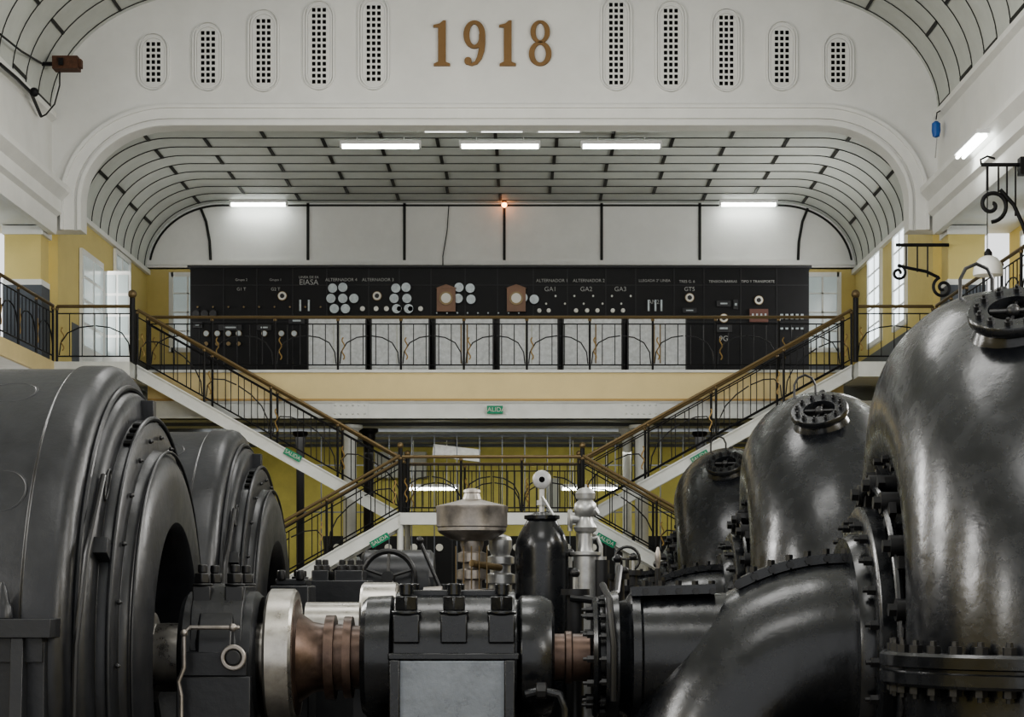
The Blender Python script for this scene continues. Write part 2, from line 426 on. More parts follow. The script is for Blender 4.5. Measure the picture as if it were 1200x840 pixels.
b=B(); d=45.9; b.box(W(440,0,d).x,W(500,0,d).x,d-.2,d+.38,W(0,560,d).z,W(0,530,d).z,'greybeam'); b.box(W(640,0,d).x,W(655,0,d).x,d+.1,d+.38,1.31,W(0,560,d).z,'greybeam'); b.build('ventilation_duct')
# ---------------- fluorescents
def tube_lamp(p,L,axis='X',name='fluorescent_lamp',hang=.08,ztop=None,k='tube'):
    b=B(); p=Vector(p)
    dx=Vector((L/2,0,0)) if axis=='X' else Vector((0,L/2,0))
    for s in (-1,1):
        q=p+Vector((0,s*.05,0)) if axis=='X' else p+Vector((s*.05,0,0))
        b.cyl(q-dx,q+dx,.028,k,10)
    if axis=='X': b.box(p.x-L/2-.03,p.x+L/2+.03,p.y-.1,p.y+.1,p.z+.035,p.z+hang+.02,'tubehot')
    else: b.box(p.x-.1,p.x+.1,p.y-L/2-.03,p.y+L/2+.03,p.z+.035,p.z+hang+.02,'tubehot')
    if axis=='X':
        for s in (-1,1): b.box(p.x+s*(L/2+.005)-.02,p.x+s*(L/2+.005)+.02,p.y-.08,p.y+.08,p.z-.03,p.z+.06,'tubehot')
    if ztop:
        for s in (-.3,.3): b.cyl((p.x+s*L,p.y,p.z+.1),(p.x+s*L,p.y,ztop),.01,'tubehot',6)
    return b.build(name)
for px in (446,586,728): tube_lamp(W(px,172,39.3),1.5,ztop=11.59)
for px in (522,588,655): tube_lamp((W(px,0,38.2).x,38.2,11.47),.8,ztop=11.59,k='tubedim')
for px in (303,877): tube_lamp(W(px,240,46.0),1.25)
for px in (504,691): tube_lamp(W(px,573,44.0),1.2,ztop=6.1)
tube_lamp((XR-.42,32.3,W(0,172,32.3).z),1.6,'Y')
b=B(); p=W(591,240,46.1); b.sph(p,.06,'glow'); b.lathe([(0,.03),(.1,.1),(.14,.1)],p+Vector((0,0,.04)),(0,0,1),'rustbox',16); b.cyl(p,p+Vector((0,.2,.05)),.015,'iron',6); b.build('warning_lamp')
b=B(); b.tube([W(526,240,46.2),W(524,270,46.2),W(519,300,46.2),W(519,312,46.2)],.012,'iron',6); b.build('wall_cable')
# ---------------- switchboard
root=bpy.data.objects.new('control_switchboard',None); col.objects.link(root)
b=B(); d=43.7; xa,xb=W(223,0,d).x,W(948,0,d).x; zt=W(0,314,d).z
b.box(xa,xb,d,d+.5,ZB+.01,zt,'board')
b.box(xa-.05,xb+.05,d-.08,d+.55,zt,zt+.05,'board2')
for px in (262,301,343,383,432,468,505,545,583,625,665,710,745,790,825,868,910):
    x=W(px,0,d).x; b.box(x-.008,x+.008,d-.012,d,ZB+.05,zt,'board2')
for yy in (334,377): z=W(0,yy,d).z; b.box(xa,xb,d-.01,d,z-.006,z+.006,'board2')
def disc(px,py,r,k='dial',rim='board2',t=.05):
    p=W(px,py,d); b.cyl((p.x,d,p.z),(p.x,d-t,p.z),r,rim,20); b.cyl((p.x,d-t,p.z),(p.x,d-t-.01,p.z),r*.86,k,20)
for px,py in [(402,337),(390,338),(388,350),(402,350),(415,350),(392,362),(405,362),(476,337),(464,338),(462,350),(477,350),(479,362),(465,362),(538,337),(551,338),(537,350),(552,351),(613,349),(626,351)]:
    disc(px,py,.115,'dialg','board')
for px,py in [(331,347),(442,347),(808,349),(889,352),(848,373)]: disc(px,py,.10,'dial','brass'); disc(px,py,.05,'board2','board2',.06)
for px in (425,441,453,468,481,493): disc(px,362,.06,'dial','board2')
for px in (242,255,268,280,310,330,345): disc(px,391,.065,'dialg','brass')
for px in (242,255,268,280): disc(px,403,.05,'brass','board2')
for px in (632,643,675,688,700,718,730): disc(px,364,.045,'dial','dial')
for px in range(640,745,11): disc(px,347 if (px//11)%2 else 356,.022,'dial','dial')
for px in range(232,378,9): disc(px,360 if (px//9)%2 else 372,.022,'brass','board2')
for px in range(512,620,12): disc(px,367,.02,'dialg','board2')
for px in (230,240,250): disc(px,368,.09,'board2','board')
for px in (523,605):
    p=W(px,352,d); b.box(p.x-.2,p.x+.2,d-.12,d,p.z-.25,p.z+.25,'wood'); b.cyl((p.x,d-.12,p.z+.03),(p.x,d-.15,p.z+.03),.145,'brass',24); b.cyl((p.x,d-.15,p.z+.03),(p.x,d-.16,p.z+.03),.105,'dial',24)
    b.prism([(p.x-.22,p.z+.25),(p.x+.22,p.z+.25),(p.x,p.z+.33)],d-.13,d,'wood')
p=W(889,370,d); b.box(p.x-.2,p.x+.2,d-.06,d,p.z-.14,p.z+.14,'redbrown')
for i in range(4): b.box(p.x-.15+i*.09,p.x-.11+i*.09,d-.07,d-.06,p.z-.04,p.z+.04,'dialg')
for px in range(916,946,6):
    for py in (369,373,385): p=W(px,py,d); b.box(p.x-.03,p.x+.03,d-.03,d,p.z-.02,p.z+.02,'dialg')
for px in (760,768,775,352,362):
    p=W(px,358,d); b.box(p.x-.02,p.x+.02,d-.04,d,p.z-.12,p.z+.12,'dialg')
for px,py,w,h in [(270,384,.5,.12),(310,384,.3,.12),(348,376,.35,.14),(848,385,.35,.16),(808,364,.3,.1),(848,356,.3,.12),(232,381,.2,.12),(862,357,.1,.2)]:
    p=W(px,py,d); b.box(p.x-w/2,p.x+w/2,d-.05,d,p.z-h/2,p.z+h/2,'board2'); b.box(p.x-w/4,p.x+w/4,d-.06,d-.05,p.z-h/8,p.z+h/8,'dialg')
b.build('panel_board',root)
for t,px,py,s in [('Grupo 2',283,328,.6),('Grupo 1',323,328,.6),('G1 T',283,339,.75),('G2 T',323,339,.75),('LINEA DE EA',362,325,.6),('EIASA',362,331,1.3),('ALTERNADOR 4',400,328,.75),('ALTERNADOR 3',443,328,.75),('ALTERNADOR 1',647,329,.75),('ALTERNADOR 2',690,329,.75),('GA1',645,339,1.1),('GA2',687,339,1.1),('GA3',727,339,1.1),('LLEGADA 2ª LINEA',767,329,.65),('TRES G. 6',805,330,.65),('GT5',808,339,1.0),('TENSION BARRAS',847,330,.6),('TIPO Y TRANSPORTE',888,330,.6),('TR4',848,384,1.2),('9G',848,397,1.3),('AM2',766,354,1.0)]:
    text(t,(W(px,0,d).x,d-.02,W(0,py,d).z),s*.125,'label',root)
b=B(); d=40.0
for x0,x1 in ((360,430),(434,504),(509,579),(584,655),(659,730),(735,805)):
    a=W(x0,0,d).x; c=W(x1,0,d).x; z1=W(0,372,d).z
    b.box(a,c,d,d+.7,ZB+.01,z1,'board2'); b.box(a+.03,c-.03,d-.02,d,ZB+.06,z1-.03,'cab')
    m=(a+c)/2
    for q in (-.06,.06): b.box(m+q-.012,m+q+.012,d-.035,d-.02,ZB+.3,z1-.12,'brass' if int(x0)%2 else 'greybeam')
    b.box(a+.03,c-.03,d-.03,d-.02,ZB+.2,ZB+.215,'greybeam')
b.build('control_cabinet_row',bevel=0.008)
b=B(); d=41.5
b.box(W(124,0,d).x,W(138,0,d).x,d,d+.4,ZB+.01,W(0,352,d).z,'silver'); b.box(W(143,0,d).x,W(158,0,d).x,d,d+.4,ZB+.01,W(0,362,d).z,'board2')
b.box(W(125,0,d).x,W(137,0,d).x,d-.02,d,W(0,372,d).z,W(0,355,d).z,'dialg'); b.box(W(146,0,d).x,W(150,0,d).x,d-.03,d,W(0,380,d).z,W(0,375,d).z,'red'); b.box(W(125,0,d).x,W(137,0,d).x,d-.02,d,W(0,392,d).z,W(0,375,d).z,'blue')
b.build('electrical_locker')
# ---------------- railings
def railing(b,A,Bp,h=1.0,sp=1.22,orn=True,fine=.245):
    A=Vector(A);Bp=Vector(Bp); Dv=Bp-A; hl=Vector((Dv.x,Dv.y,0)).length; up=Vector((0,0,1))
    def P(s,z): return A+Dv*(s/hl)+up*z
    b.cyl(P(0,h),P(hl,h),.03,'brass',8)
    b.cyl(P(0,h-.13),P(hl,h-.13),.012,'iron',6); b.cyl(P(0,.10),P(hl,.10),.014,'iron',6)
    n=max(1,round(hl/sp)); ss=hl/n
    for i in range(n+1):
        s=i*ss; b.cyl(P(s,0),P(s,h),.024,'iron',6)
        b.sph(P(s,h-.05),.035,'brass',8)
    for i in range(n):
        s0=i*ss; k=max(2,round(ss/fine))
        for j in range(1,k):
            s=s0+ss*j/k
            b.cyl(P(s,.1),P(s,h-.13),.009,'iron',5)
        if orn:
            for sg in (-1,1):
                c=s0+ss/2
                b.tube([P(c+sg*(ss*.47),.12),P(c+sg*(ss*.45),.34),P(c+sg*(ss*.36),.52),P(c+sg*(ss*.2),.62),P(c+sg*.02,.65)],.012,'iron',5)
            pts=[]
            for q in range(13):
                pts.append(P(s0+.10+.025*math.sin(q*1.05),.2+q*.035))
            b.tube(pts,.013,'gold',5)
b=B(); railing(b,(-7.08,YBAL,ZB+.02),(5.97,YBAL,ZB+.02)); 
railing(b,(XL+.10,36.95,ZB),(-7.08,36.95,ZB)); railing(b,(5.97,36.95,ZB),(XR-.10,36.95,ZB))
for x in (-7.08,5.97):
    b.cyl((x,36.95,ZB),(x,36.95,ZB+1.15),.05,'iron',10); b.sph((x,36.95,ZB+1.22),.08,'brass',12)
b.build('balcony_railing')
b=B(); railing(b,(XL+.05,18,ZB),(XL+.05,36.85,ZB)); b.build('gallery_railing')
b=B(); railing(b,(XR-.05,18,ZB),(XR-.05,36.85,ZB)); b.build('gallery_railing')
# ---------------- stairs
def stair(xt,zt,xb_,zb_,y0,y1):
    b=B(); n=int(round(abs(zt-zb_)/.172)); sg=1 if xb_>xt else -1
    th=.27
    for y in (y0,y1-.07):
        b.prism([(xt,zt+.02),(xb_,zb_+.02),(xb_,zb_+.02-th),(xt,zt+.02-th)],y,y+.07,'beam')
        for o in (0.02,.02-th+.03):
            b.prism([(xt,zt+o),(xb_,zb_+o),(xb_,zb_+o-.03),(xt,zt+o-.03)],y-.03,y+.10,'beam')
    for i in range(1,n):
        u=i/n; x=xt+(xb_-xt)*u; z=zt+(zb_-zt)*u
        b.box(min(x,x-sg*.3),max(x,x-sg*.3),y0+.07,y1-.07,z-.03,z,'dado')
    railing(b,(xt,y0+.03,zt+.02),(xb_,y0+.03,zb_+.02)); railing(b,(xt,y1-.03,zt+.02),(xb_,y1-.03,zb_+.02),orn=False)
    return b
ZL=4.26; xl,xr=-2.2,1.02
stair(-7.08,ZB-.02,xl,ZL,37.4,38.45).build('staircase_upper_flight')
stair(5.97,ZB-.02,xr,ZL,37.4,38.45).build('staircase_upper_flight')
stair(xl,ZL,-7.4,1.32,36.15,37.2).build('staircase_lower_flight')
stair(xr,ZL,6.25,1.32,36.15,37.2).build('staircase_lower_flight')
b=B(); b.box(xl,xr,36.15,38.45,ZL-.14,ZL,'beam'); b.box(xl,xr,36.1,36.15,ZL-.2,ZL+.01,'beam')
railing(b,(xl,36.2,ZL),(xr,36.2,ZL),fine=.14); railing(b,(xl,38.4,ZL),(xr,38.4,ZL),fine=.14)
for x in (xl,xr):
    for y in (36.2,38.4): b.cyl((x,y,ZL),(x,y,ZL+1.15),.04,'iron',8); b.sph((x,y,ZL+1.2),.06,'brass',10); b.cyl((x,y,1.3),(x,y,ZL-.14),.06,'beam',12)
b.build('stair_landing')
def sign(px,py,d,w,h,ang,txt):
    e=bpy.data.objects.new('exit_sign',None); col.objects.link(e)
    b=B(); p=W(px,py,d); b.obox(p,(w,.015,h),Matrix.Rotation(ang,3,'Y'),'green'); b.build('plate',e)
    t=text(txt,p+Vector((0,-.012,0)),h*.8,'dial',e); t.rotation_euler=(math.pi/2,ang,0)
sl=math.atan(.567)
sign(343,533,37.36,.34,.12,sl,'SALIDA'); sign(820,535,37.36,.34,.12,-sl,'SALIDA')
sign(445,633,36.1,.36,.12,-sl,'SALIDA'); sign(710,633,36.1,.36,.12,sl,'SALIDA')
sign(580,480,38.53,.3,.15,0,'SALIDA')
# ---------------- generators
def generator(d,dx=0):
    b=B(); O=(dx,d,AX); X=(1,0,0)
    pr=[(-6.2,.3),(-6.2,2.0),(-6.1,2.15),(-6.0,2.2),(-5.9,2.2),(-5.88,2.17),(-3.30,2.17),(-3.28,2.195),(-3.10,2.195),(-3.05,2.18),(-3.0,2.13),(-2.98,2.07),(-2.98,2.0),(-2.93,1.99),(-2.90,1.96),(-2.885,1.9),(-2.88,1.79),(-2.82,1.79),(-2.79,1.77),(-2.775,1.72),(-2.77,1.56),(-2.73,1.55),(-2.69,1.52),(-2.66,1.46),(-2.64,1.36),(-2.63,1.2),(-2.63,1.02),(-2.66,.98),(-2.75,.95),(-2.95,.92),(-3.0,.3)]
    b.lathe(pr,O,X,'gen',128)
    for (x,R,r) in ((-2.965,2.03,.022),(-2.79,1.80,.018),(-2.68,1.55,.012)):
        b.tube([(dx+x,d+R*math.cos(a*math.pi/48),AX+R*math.sin(a*math.pi/48)) for a in range(96)],r,'gen',8,closed=True)
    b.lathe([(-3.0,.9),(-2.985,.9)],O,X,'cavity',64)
    for i in range(6):
        an=math.pi*2*i/6+.2; q=Vector((dx-2.9,d+.6*math.cos(an),AX+.6*math.sin(an)))
        b.obox(q,(.12,.7,.12),Matrix.Rotation(an,3,'X'),'gen')
    b.lathe([(-3.0,.34),(-2.8,.34),(-2.78,.26),(-1.9,.26)],O,X,'steel',40)
    b.hexes((dx-2.765,d,AX),X,1.66,24,.02,.035,'bolt')
    for an in (60,64,68,72,100,104):
        t=math.radians(an); q=Vector((dx-2.83,d-1.795*math.cos(t),AX+1.795*math.sin(t)))
        b.obox(q,(.06,.05,.03),Matrix.Rotation(-t+math.pi/2,3,'X'),'cavity')
    for th,x in ((62,-3.62),(33,-3.50),(62,-4.4),(33,-4.3)):
        t=math.radians(th); n=Vector((0,-math.cos(t),math.sin(t))); u=Vector((0,math.sin(t),math.cos(t))); c=Vector((dx+x,d,AX))+n*2.165
        b.tube([c+Vector((1,0,0))*.17*math.cos(a*math.pi/12)+u*.17*math.sin(a*math.pi/12)-n*.006*(1-math.cos(a*math.pi/6)) for a in range(24)],.013,'gen',6,closed=True)
    for an in (42,120):
        t=math.radians(an); u=Vector((0,math.sin(t),math.cos(t))); v=Vector((0,-math.cos(t),math.sin(t))); c=Vector((dx-2.877,d,AX))+v*1.85
        b.tube([c+u*.14*math.cos(a*math.pi/12)+v*.05*math.sin(a*math.pi/12) for a in range(24)],.01,'bolt',6,closed=True)
    for an in (25,90,155):
        t=math.radians(an); q=Vector((dx-2.86,d-1.86*math.cos(t),AX+1.86*math.sin(t))); b.obox(q,(.12,.12,.16),Matrix.Rotation(-t+math.pi/2,3,'X'),'gen')
    b.box(dx-6.2,dx-3.03,d-2.42,d-2.0,2.66,2.78,'gen'); b.box(dx-6.2,dx-3.03,d+2.0,d+2.42,2.66,2.78,'gen')
    b.box(dx-6.1,dx-3.1,d-2.30,d-1.5,0,2.66,'gen'); b.box(dx-6.1,dx-3.1,d+1.5,d+2.3,0,2.66,'gen')
    b.box(dx-6.1,dx-3.1,d-2.34,d-2.3,2.5,2.66,'gen')
    for x in (-3.25,-3.75,-4.25,-5.2,-6.0):
        b.prismx([(d-2.30,2.66),(d-2.40,2.66),(d-2.62,.2),(d-2.62,0),(d-2.30,0)],dx+x-.04,dx+x+.04,'gen')
    for x in (-3.38,-4.0,-4.7,-5.5):
        b.lathe([(0,.07),(.08,.065),(.1,.05),(.2,.028),(.24,.01)],(dx+x,d-2.25,2.78),(0,0,1),'gen',16)
    b.box(dx-6.4,dx-2.75,d-2.7,d+2.7,0,.12,'floor')
    b.tube([(dx-2.95,d-2.12,2.0),(dx-2.93,d-2.14,2.6),(dx-2.9,d-1.95,3.2),(dx-2.88,d-1.5,3.75)],.02,'bolt',8)
    return b.build('generator',bevel=0.008)
generator(15.5); generator(21.8)
# ---------------- bearings
def nut(b,x,y,z,s=1.0,k='bolt'):
    b.box(x-.085*s,x+.085*s,y-.08*s,y+.08*s,z-.18*s,z,k)
    b.cyl((x,y,z),(x,y,z+.025*s),.095*s,k,20); b.cyl((x,y,z+.025*s),(x,y,z+.12*s),.08*s,k,6); b.cyl((x,y,z+.12*s),(x,y,z+.2*s),.045*s,k,12)
def gen_bearing(d,dx=0):
    b=B(); x0,x1=dx-2.56,dx-1.98; O=(0,d,AX)
    b.lathe([(x0,.3),(x0,.46),(x0+.04,.5),(x0+.15,.5),(x0+.17,.55),(x1-.17,.55),(x1-.15,.5),(x1-.04,.5),(x1,.46),(x1,.3)],O,(1,0,0),'gen',48)
    b.box(x0+.05,x1-.05,d-.55,d+.55,AX-.12,AX+.06,'gen')
    b.prismx([(d-.5,AX+.06),(d-.42,AX+.38),(d-.25,AX+.54),(d+.25,AX+.54),(d+.42,AX+.38),(d+.5,AX+.06)],x0+.1,x1-.1,'gen')
    b.box(x0+.02,x1-.02,d-.58,d+.58,AX-.9,AX-.12,'gen'); b.box(x0-.1,x1+.02,d-.75,d+.75,.0,AX-.9,'gen')
    for x in (x0+.17,x1-.17):
        for y in (d-.30,d+.30): nut(b,x,y,AX+.54,.8)
    gx,gz=x0+.44,AX+.02
    b.lathe([(0,.085),(.02,.095),(.05,.095),(.05,.06),(.03,.06)],(gx,d-.58,gz),(0,-1,0),'pewter',28); b.cyl((gx,d-.575,gz),(gx,d-.635,gz),.056,'board2',20)
    b.tube([(x0+.08,d-.72,1.4),(x0+.08,d-.72,2.2),(x0+.06,d-.72,2.3),(x0+.1,d-.72,2.4),(x0+.1,d-.72,AX+.2),(x0+.14,d-.7,AX+.24),(x0+.5,d-.7,AX+.24)],.016,'pewter',8)
    b.sph((x0+.45,d-.7,AX+.24),.03,'pewter'); b.sph((x0+.1,d-.72,AX+.2),.028,'pewter')
    return b.build('generator_bearing',bevel=0.012)
gen_bearing(15.5); gen_bearing(21.8)
def shaft_unit(d,dx=0):
    O=(dx,d,AX); X=(1,0,0)
    b=B()
    b.lathe([(-1.93,.2),(-1.93,.5),(-1.91,.52),(-1.74,.52),(-1.72,.50),(-1.72,.44)],O,X,'steel',72)
    b.lathe([(-1.74,.44),(-1.715,.44),(-1.70,.34),(-1.60,.27),(-1.50,.25),(-1.50,.32),(-1.43,.32),(-1.43,.25),(-1.36,.25),(-1.36,.31),(-1.30,.31),(-1.30,.24),(-1.225,.24)],O,X,'rust',56)
    b.build('shaft_coupling')
    b=B()
    b.lathe([(.2,.18),(.5,.18)],O,X,'rust',40); b.lathe([(.30,.20),(.36,.20)],O,X,'rust',40)
    b.lathe([(-1.22,.27),(-1.22,.42),(-1.18,.46),(-1.0,.47),(-.97,.44),(-.05,.44),(-.03,.47),(.12,.47),(.2,.43),(.22,.38),(.22,.2)],O,X,'blk',64)
    P=[(d-.5,AX-.02)]
    for i in range(13):
        t=math.pi-math.pi*i/12; P.append((d+.5*math.cos(t)*1.0,AX+.02+.48*math.sin(t)))
    P.append((d+.5,AX-.02))
    b.prismx(P,dx-.97,dx-.07,'blk')
    b.box(dx-1.0,dx-.04,d-.56,d+.56,AX-.0,AX+.05,'blk')
    b.box(dx-.96,dx-.08,d-.54,d+.54,AX-1.0,AX-.0,'blk')
    b.box(dx-.93,dx-.11,d-.56,d-.54,AX-1.0,AX-.005,'bluegrey')
    for x in (-.96,-.12): b.box(dx+x-.03,dx+x+.05,d-.60,d-.545,AX-1.0,AX-.0,'blk')
    b.box(dx-1.2,dx+.2,d-.7,d+.7,0,AX-1.0,'blk')
    b.box(dx-.9,dx-.13,d-.16,d+.16,AX+.46,AX+.51,'blk')
    for x in (-.87,-.52,-.17):
        nut(b,dx+x,d-.42,AX+.33,1.15,'blk'); nut(b,dx+x,d+.42,AX+.33,1.15,'blk')
    b.tube([(dx+.0,d-.6,AX-.25),(dx+.12,d-.62,AX-.22),(dx+.25,d-.62,AX-.25),(dx+.29,d-.62,AX-.35),(dx+.3,d-.62,.2)],.035,'blk',10)
    b.cyl((dx+.08,d-.62,AX-.22),(dx+.16,d-.62,AX-.22),.06,'bolt',8)
    return b.build('turbine_bearing',bevel=0.012)
shaft_unit(15.5); shaft_unit(23.5,-.05)
# ---------------- turbines
def turbine(d,dx=0):
    b=B(); O=(dx,d,AX); X=(1,0,0); XC=3.55+dx
    b.lathe([(.51,.2),(.51,.44),(.54,.46),(.56,.44),(.56,.34),(.6,.34),(.6,.48),(.68,.50),(.70,.50),(.70,.42),(.76,.44),(.8,.5),(.86,.5),(.88,.47),(1.9,.5),(2.1,.5)],O,X,'blk',64)
    b.hexes((dx+.51,d,AX),(-1,0,0),.36,12,.03,.08,'bolt'); b.hexes((dx+.60,d,AX),(-1,0,0),.44,16,.028,.06,'bolt')
    b.tube([(dx+.65,d-.5,AX-.3),(dx+.65,d-.56,AX+.1),(dx+.62,d-.45,AX+.45),(dx+.58,d-.2,AX+.55)],.025,'bolt',8)
    pts=[(dx+2.5,d,AX)];rs=[.74]
    C=Vector((dx+2.4,d,AX-1.0))
    for i in range(19):
        t=math.radians(90+5*i); pts.append(C+Vector((math.cos(t)*1.0,-.12*(i/18)**2,math.sin(t)*1.0))); rs.append(.73)
    pts.append((dx+1.4,d-.12,.05)); rs.append(.74)
    b.tube(pts,rs,'blk',64)
    b.cyl((dx+1.4,d-.12,0),(dx+1.4,d-.12,.12),1.0,'blk',48)
    def strip(pl):
        for i in range(len(pl)-1):
            p=Vector(pl[i]);q=Vector(pl[i+1]); dirv=(q-p); an=math.atan2(dirv.z,dirv.x)
            b.obox((p+q)/2,(dirv.length+.01,.22,.07),Matrix.Rotation(-an,3,'Y'),'blk')
    s1=[(dx+.8,d-.12,AX+.50),(dx+1.42,d-.12,AX+.52)]
    strip(s1)
    s2=[]
    for i in range(9):
        t=math.radians(90+4.6*(8-i)); s2.append((C.x+math.cos(t)*1.75,d-.08,C.z+math.sin(t)*1.75))
    s2=s2[2:]; strip(s2)
    for i in range(5): x=dx+.9+i*.125; b.cyl((x,d-.16,AX+.53),(x,d-.16,AX+.58),.028,'bolt',6); b.cyl((x,d-.23,AX+.50),(x,d-.25,AX+.50),.025,'bolt',6)
    for p in s2: b.cyl((p[0],p[1]-.05,p[2]),(p[0],p[1]-.05,p[2]+.075),.03,'bolt',6); b.cyl((p[0],p[1]-.11,p[2]),(p[0],p[1]-.13,p[2]),.028,'bolt',6)
    b.lathe([(2.40,.72),(2.40,.90),(2.46,.93),(2.50,.93),(2.50,1.11),(2.52,1.14),(2.62,1.14),(2.64,1.11),(2.64,.98),(2.72,.98),(2.78,1.08),(2.86,1.3),(2.86,1.58),(2.88,1.62),(2.97,1.62),(2.99,1.58),(2.99,1.4),(3.2,1.3)],O,X,'blk',96)
    b.hexes((dx+2.50,d,AX),(-1,0,0),1.02,24,.038,.09,'bolt'); b.hexes((dx+2.86,d,AX),(-1,0,0),1.50,26,.058,.19,'bolt',seg=6)
    b.hexes((dx+2.64,d,AX),X,1.05,24,.035,.08,'bolt')
    for i in range(16):
        an=2*math.pi*i/16+.1; c=math.cos(an);s_=math.sin(an)
        p=Vector((dx+2.8,d+1.30*c,AX+1.30*s_)); b.cyl(p,p+Vector((-.22,0,0)),.08,'bolt',14); b.cyl(p+Vector((-.22,0,0)),p+Vector((-.27,0,0)),.05,'bolt',6)
        q=Vector((dx+2.64,d+1.24*math.cos(an+.09),AX+1.24*math.sin(an+.09))); b.obox(q,(.05,.3,.09),Matrix.Rotation(an+.6,3,'X'),'bolt')
    b.tube([(dx+2.62,d+1.28*math.cos(a*math.pi/24),AX+1.28*math.sin(a*math.pi/24)) for a in range(48)],.03,'blk',8,closed=True)
    pts=[];rs=[]
    pts.append((XC,d-1.85,0.0)); rs.append(1.0); pts.append((XC,d-1.85,1.2)); rs.append(1.0)
    for i in range(49):
        t=math.radians(320*i/48); r=1.0-.10*(t/(math.pi/2)) if t<math.pi/2 else .90-.62*((t-math.pi/2)/(math.radians(320)-math.pi/2))
        Rc=1.85-.12*max(0,(t-math.pi)/math.pi)
        pts.append((XC,d-Rc*math.cos(t),AX+Rc*math.sin(t))); rs.append(r)
    b.tube(pts,rs,'blk',56)
    b.lathe([(2.95,1.3),(2.95,1.75),(3.05,1.8),(4.05,1.8),(4.15,1.75),(4.15,.6)],(dx,d,AX),X,'blk',72)
    P0=(XC,d-1.85,2.34)
    b.lathe([(0,1.0),(0,1.15),(.02,1.17),(.09,1.17),(.10,1.14),(.12,1.14),(.13,1.17),(.20,1.17),(.22,1.15),(.22,1.0)],P0,(0,0,1),'blk',80)
    b.hexes((XC,d-1.85,2.56),(0,0,1),1.08,36,.045,.08,'bolt'); b.hexes((XC,d-1.85,2.34),(0,0,-1),1.08,36,.045,.08,'bolt')
    t=math.radians(57); n=Vector((-.22,-math.cos(t),math.sin(t))).normalized(); c=Vector((XC,d-1.85*math.cos(t),AX+1.85*math.sin(t)))+n*.88
    b.lathe([(0,.30),(.09,.26),(.12,.24),(.12,.30),(.14,.31),(.18,.31),(.195,.30),(.195,.17),(.13,.16)],c,n,'blk',48)
    b.cyl(c+n*.12,c+n*.135,.16,'cavity',32); b.hexes(c+n*.195,n,.24,12,.028,.05,'bolt')
    a1,b1=basis(n)
    b.cyl(c+n*.17-a1*.16,c+n*.17+a1*.16,.018,'bolt',8); b.sph(c+n*.17,.05,'bolt',10); b.cyl(c+n*.15-b1*.16,c+n*.15+b1*.16,.014,'bolt',8)
    e=Vector((XC-.22,d-.4,AX+2.68)); b.tube([e+Vector((-.12,0,-.1)),e+Vector((-.12,0,.12)),e+Vector((-.08,0,.2)),e+Vector((0,0,.235)),e+Vector((.08,0,.2)),e+Vector((.12,0,.12)),e+Vector((.12,0,-.1))],.014,'bolt',8)
    b.sph(e+Vector((.2,0,.02)),.05,'bolt',10)
    b.box(XC-1.3,XC+1.3,d-.9,d+2.4,0,.5,'blk')
    return b.build('francis_turbine',ang=40)
turbine(15.5); turbine(23.5,-.17); turbine(33.0,-.25)
# ---------------- governor & auxiliaries
d=17.3; S=F/d
def zz(py): return EZ+(VY-py)/S
b=B(); x=W(553,0,d).x
b.lathe([(0.0,.3),(1.5,.3),(1.52,.22),(zz(690),.2),(zz(690),.085),(zz(680),.085),(zz(678),.13),(zz(668),.13),(zz(666),.08),(zz(660),.08),(zz(658),.12),(zz(648),.12),(zz(646),.085),(zz(638),.1),(zz(634),.1),(zz(632),.18),(zz(625),.27),(zz(622),.29),(zz(618),.29)],(x,d,0),(0,0,1),'pewter',48)
b.lathe([(zz(618),.285),(zz(617),.30),(zz(598),.30),(zz(596),.305),(zz(593),.305),(zz(592),.28),(zz(588),.16),(zz(585),.08),(zz(578),.065),(zz(577),.075),(zz(574),.07),(zz(572),.03)],(x,d,0),(0,0,1),'pewter',48)
x2=W(586,0,d).x
b.lathe([(1.5,.1),(zz(685),.1),(zz(683),.13),(zz(673),.13),(zz(671),.09),(zz(662),.09),(zz(660),.12),(zz(652),.12),(zz(650),.08),(zz(642),.1),(zz(632),.1),(zz(628),.085),(zz(625),.03)],(x2,d+.25,0),(0,0,1),'silver',32)
b.cyl((x,d-.15,zz(660)),(x2,d+.1,zz(665)),.03,'brass'); b.box(x-.35,x2+.05,d-.25,d+.6,0,zz(695),'gen')
for i in range(5): b.cyl((x-.13+i*.065,d-.14,zz(692)),(x-.13+i*.065,d-.14,zz(640)),.006,'brass',6)
b.build('speed_governor',ang=25)
b=B(); x=W(635,0,d).x
b.lathe([(0,.24),(.3,.24),(.3,.225),(zz(643),.225),(zz(636),.22),(zz(628),.2),(zz(620),.17),(zz(613),.14),(zz(609),.125),(zz(608),.15),(zz(604),.15),(zz(603),.1),(zz(600),.05)],(x,d,0),(0,0,1),'blk',48)
b.cyl((x,d,zz(602)),(x,d,zz(572)),.025,'silver',10); b.cyl((x,d,zz(592)),(x,d,zz(586)),.045,'silver',8)
b.lathe([(0,.075),(.03,.08),(.06,.08),(.065,.07)],(x,d+.03,zz(562)),(0,-1,0),'silver',28); b.cyl((x,d-.034,zz(562)),(x,d-.04,zz(562)),.025,'cavity',16)
b.cyl((x,d-.07,zz(582)),(x+.10,d-.07,zz(605)),.012,'silver',8)
b.build('air_pressure_vessel')
b=B(); x=W(686,0,d).x
b.lathe([(0,.1),(zz(690),.1),(zz(652),.10),(zz(650),.13),(zz(647),.13),(zz(646),.07),(zz(640),.06),(zz(625),.06),(zz(622),.09),(zz(618),.10),(zz(612),.07),(zz(606),.06),(zz(603),.085),(zz(596),.10),(zz(590),.09),(zz(586),.06),(zz(584),.08),(zz(578),.085),(zz(573),.06),(zz(571),.02)],(x,d,0),(0,0,1),'silver',28)
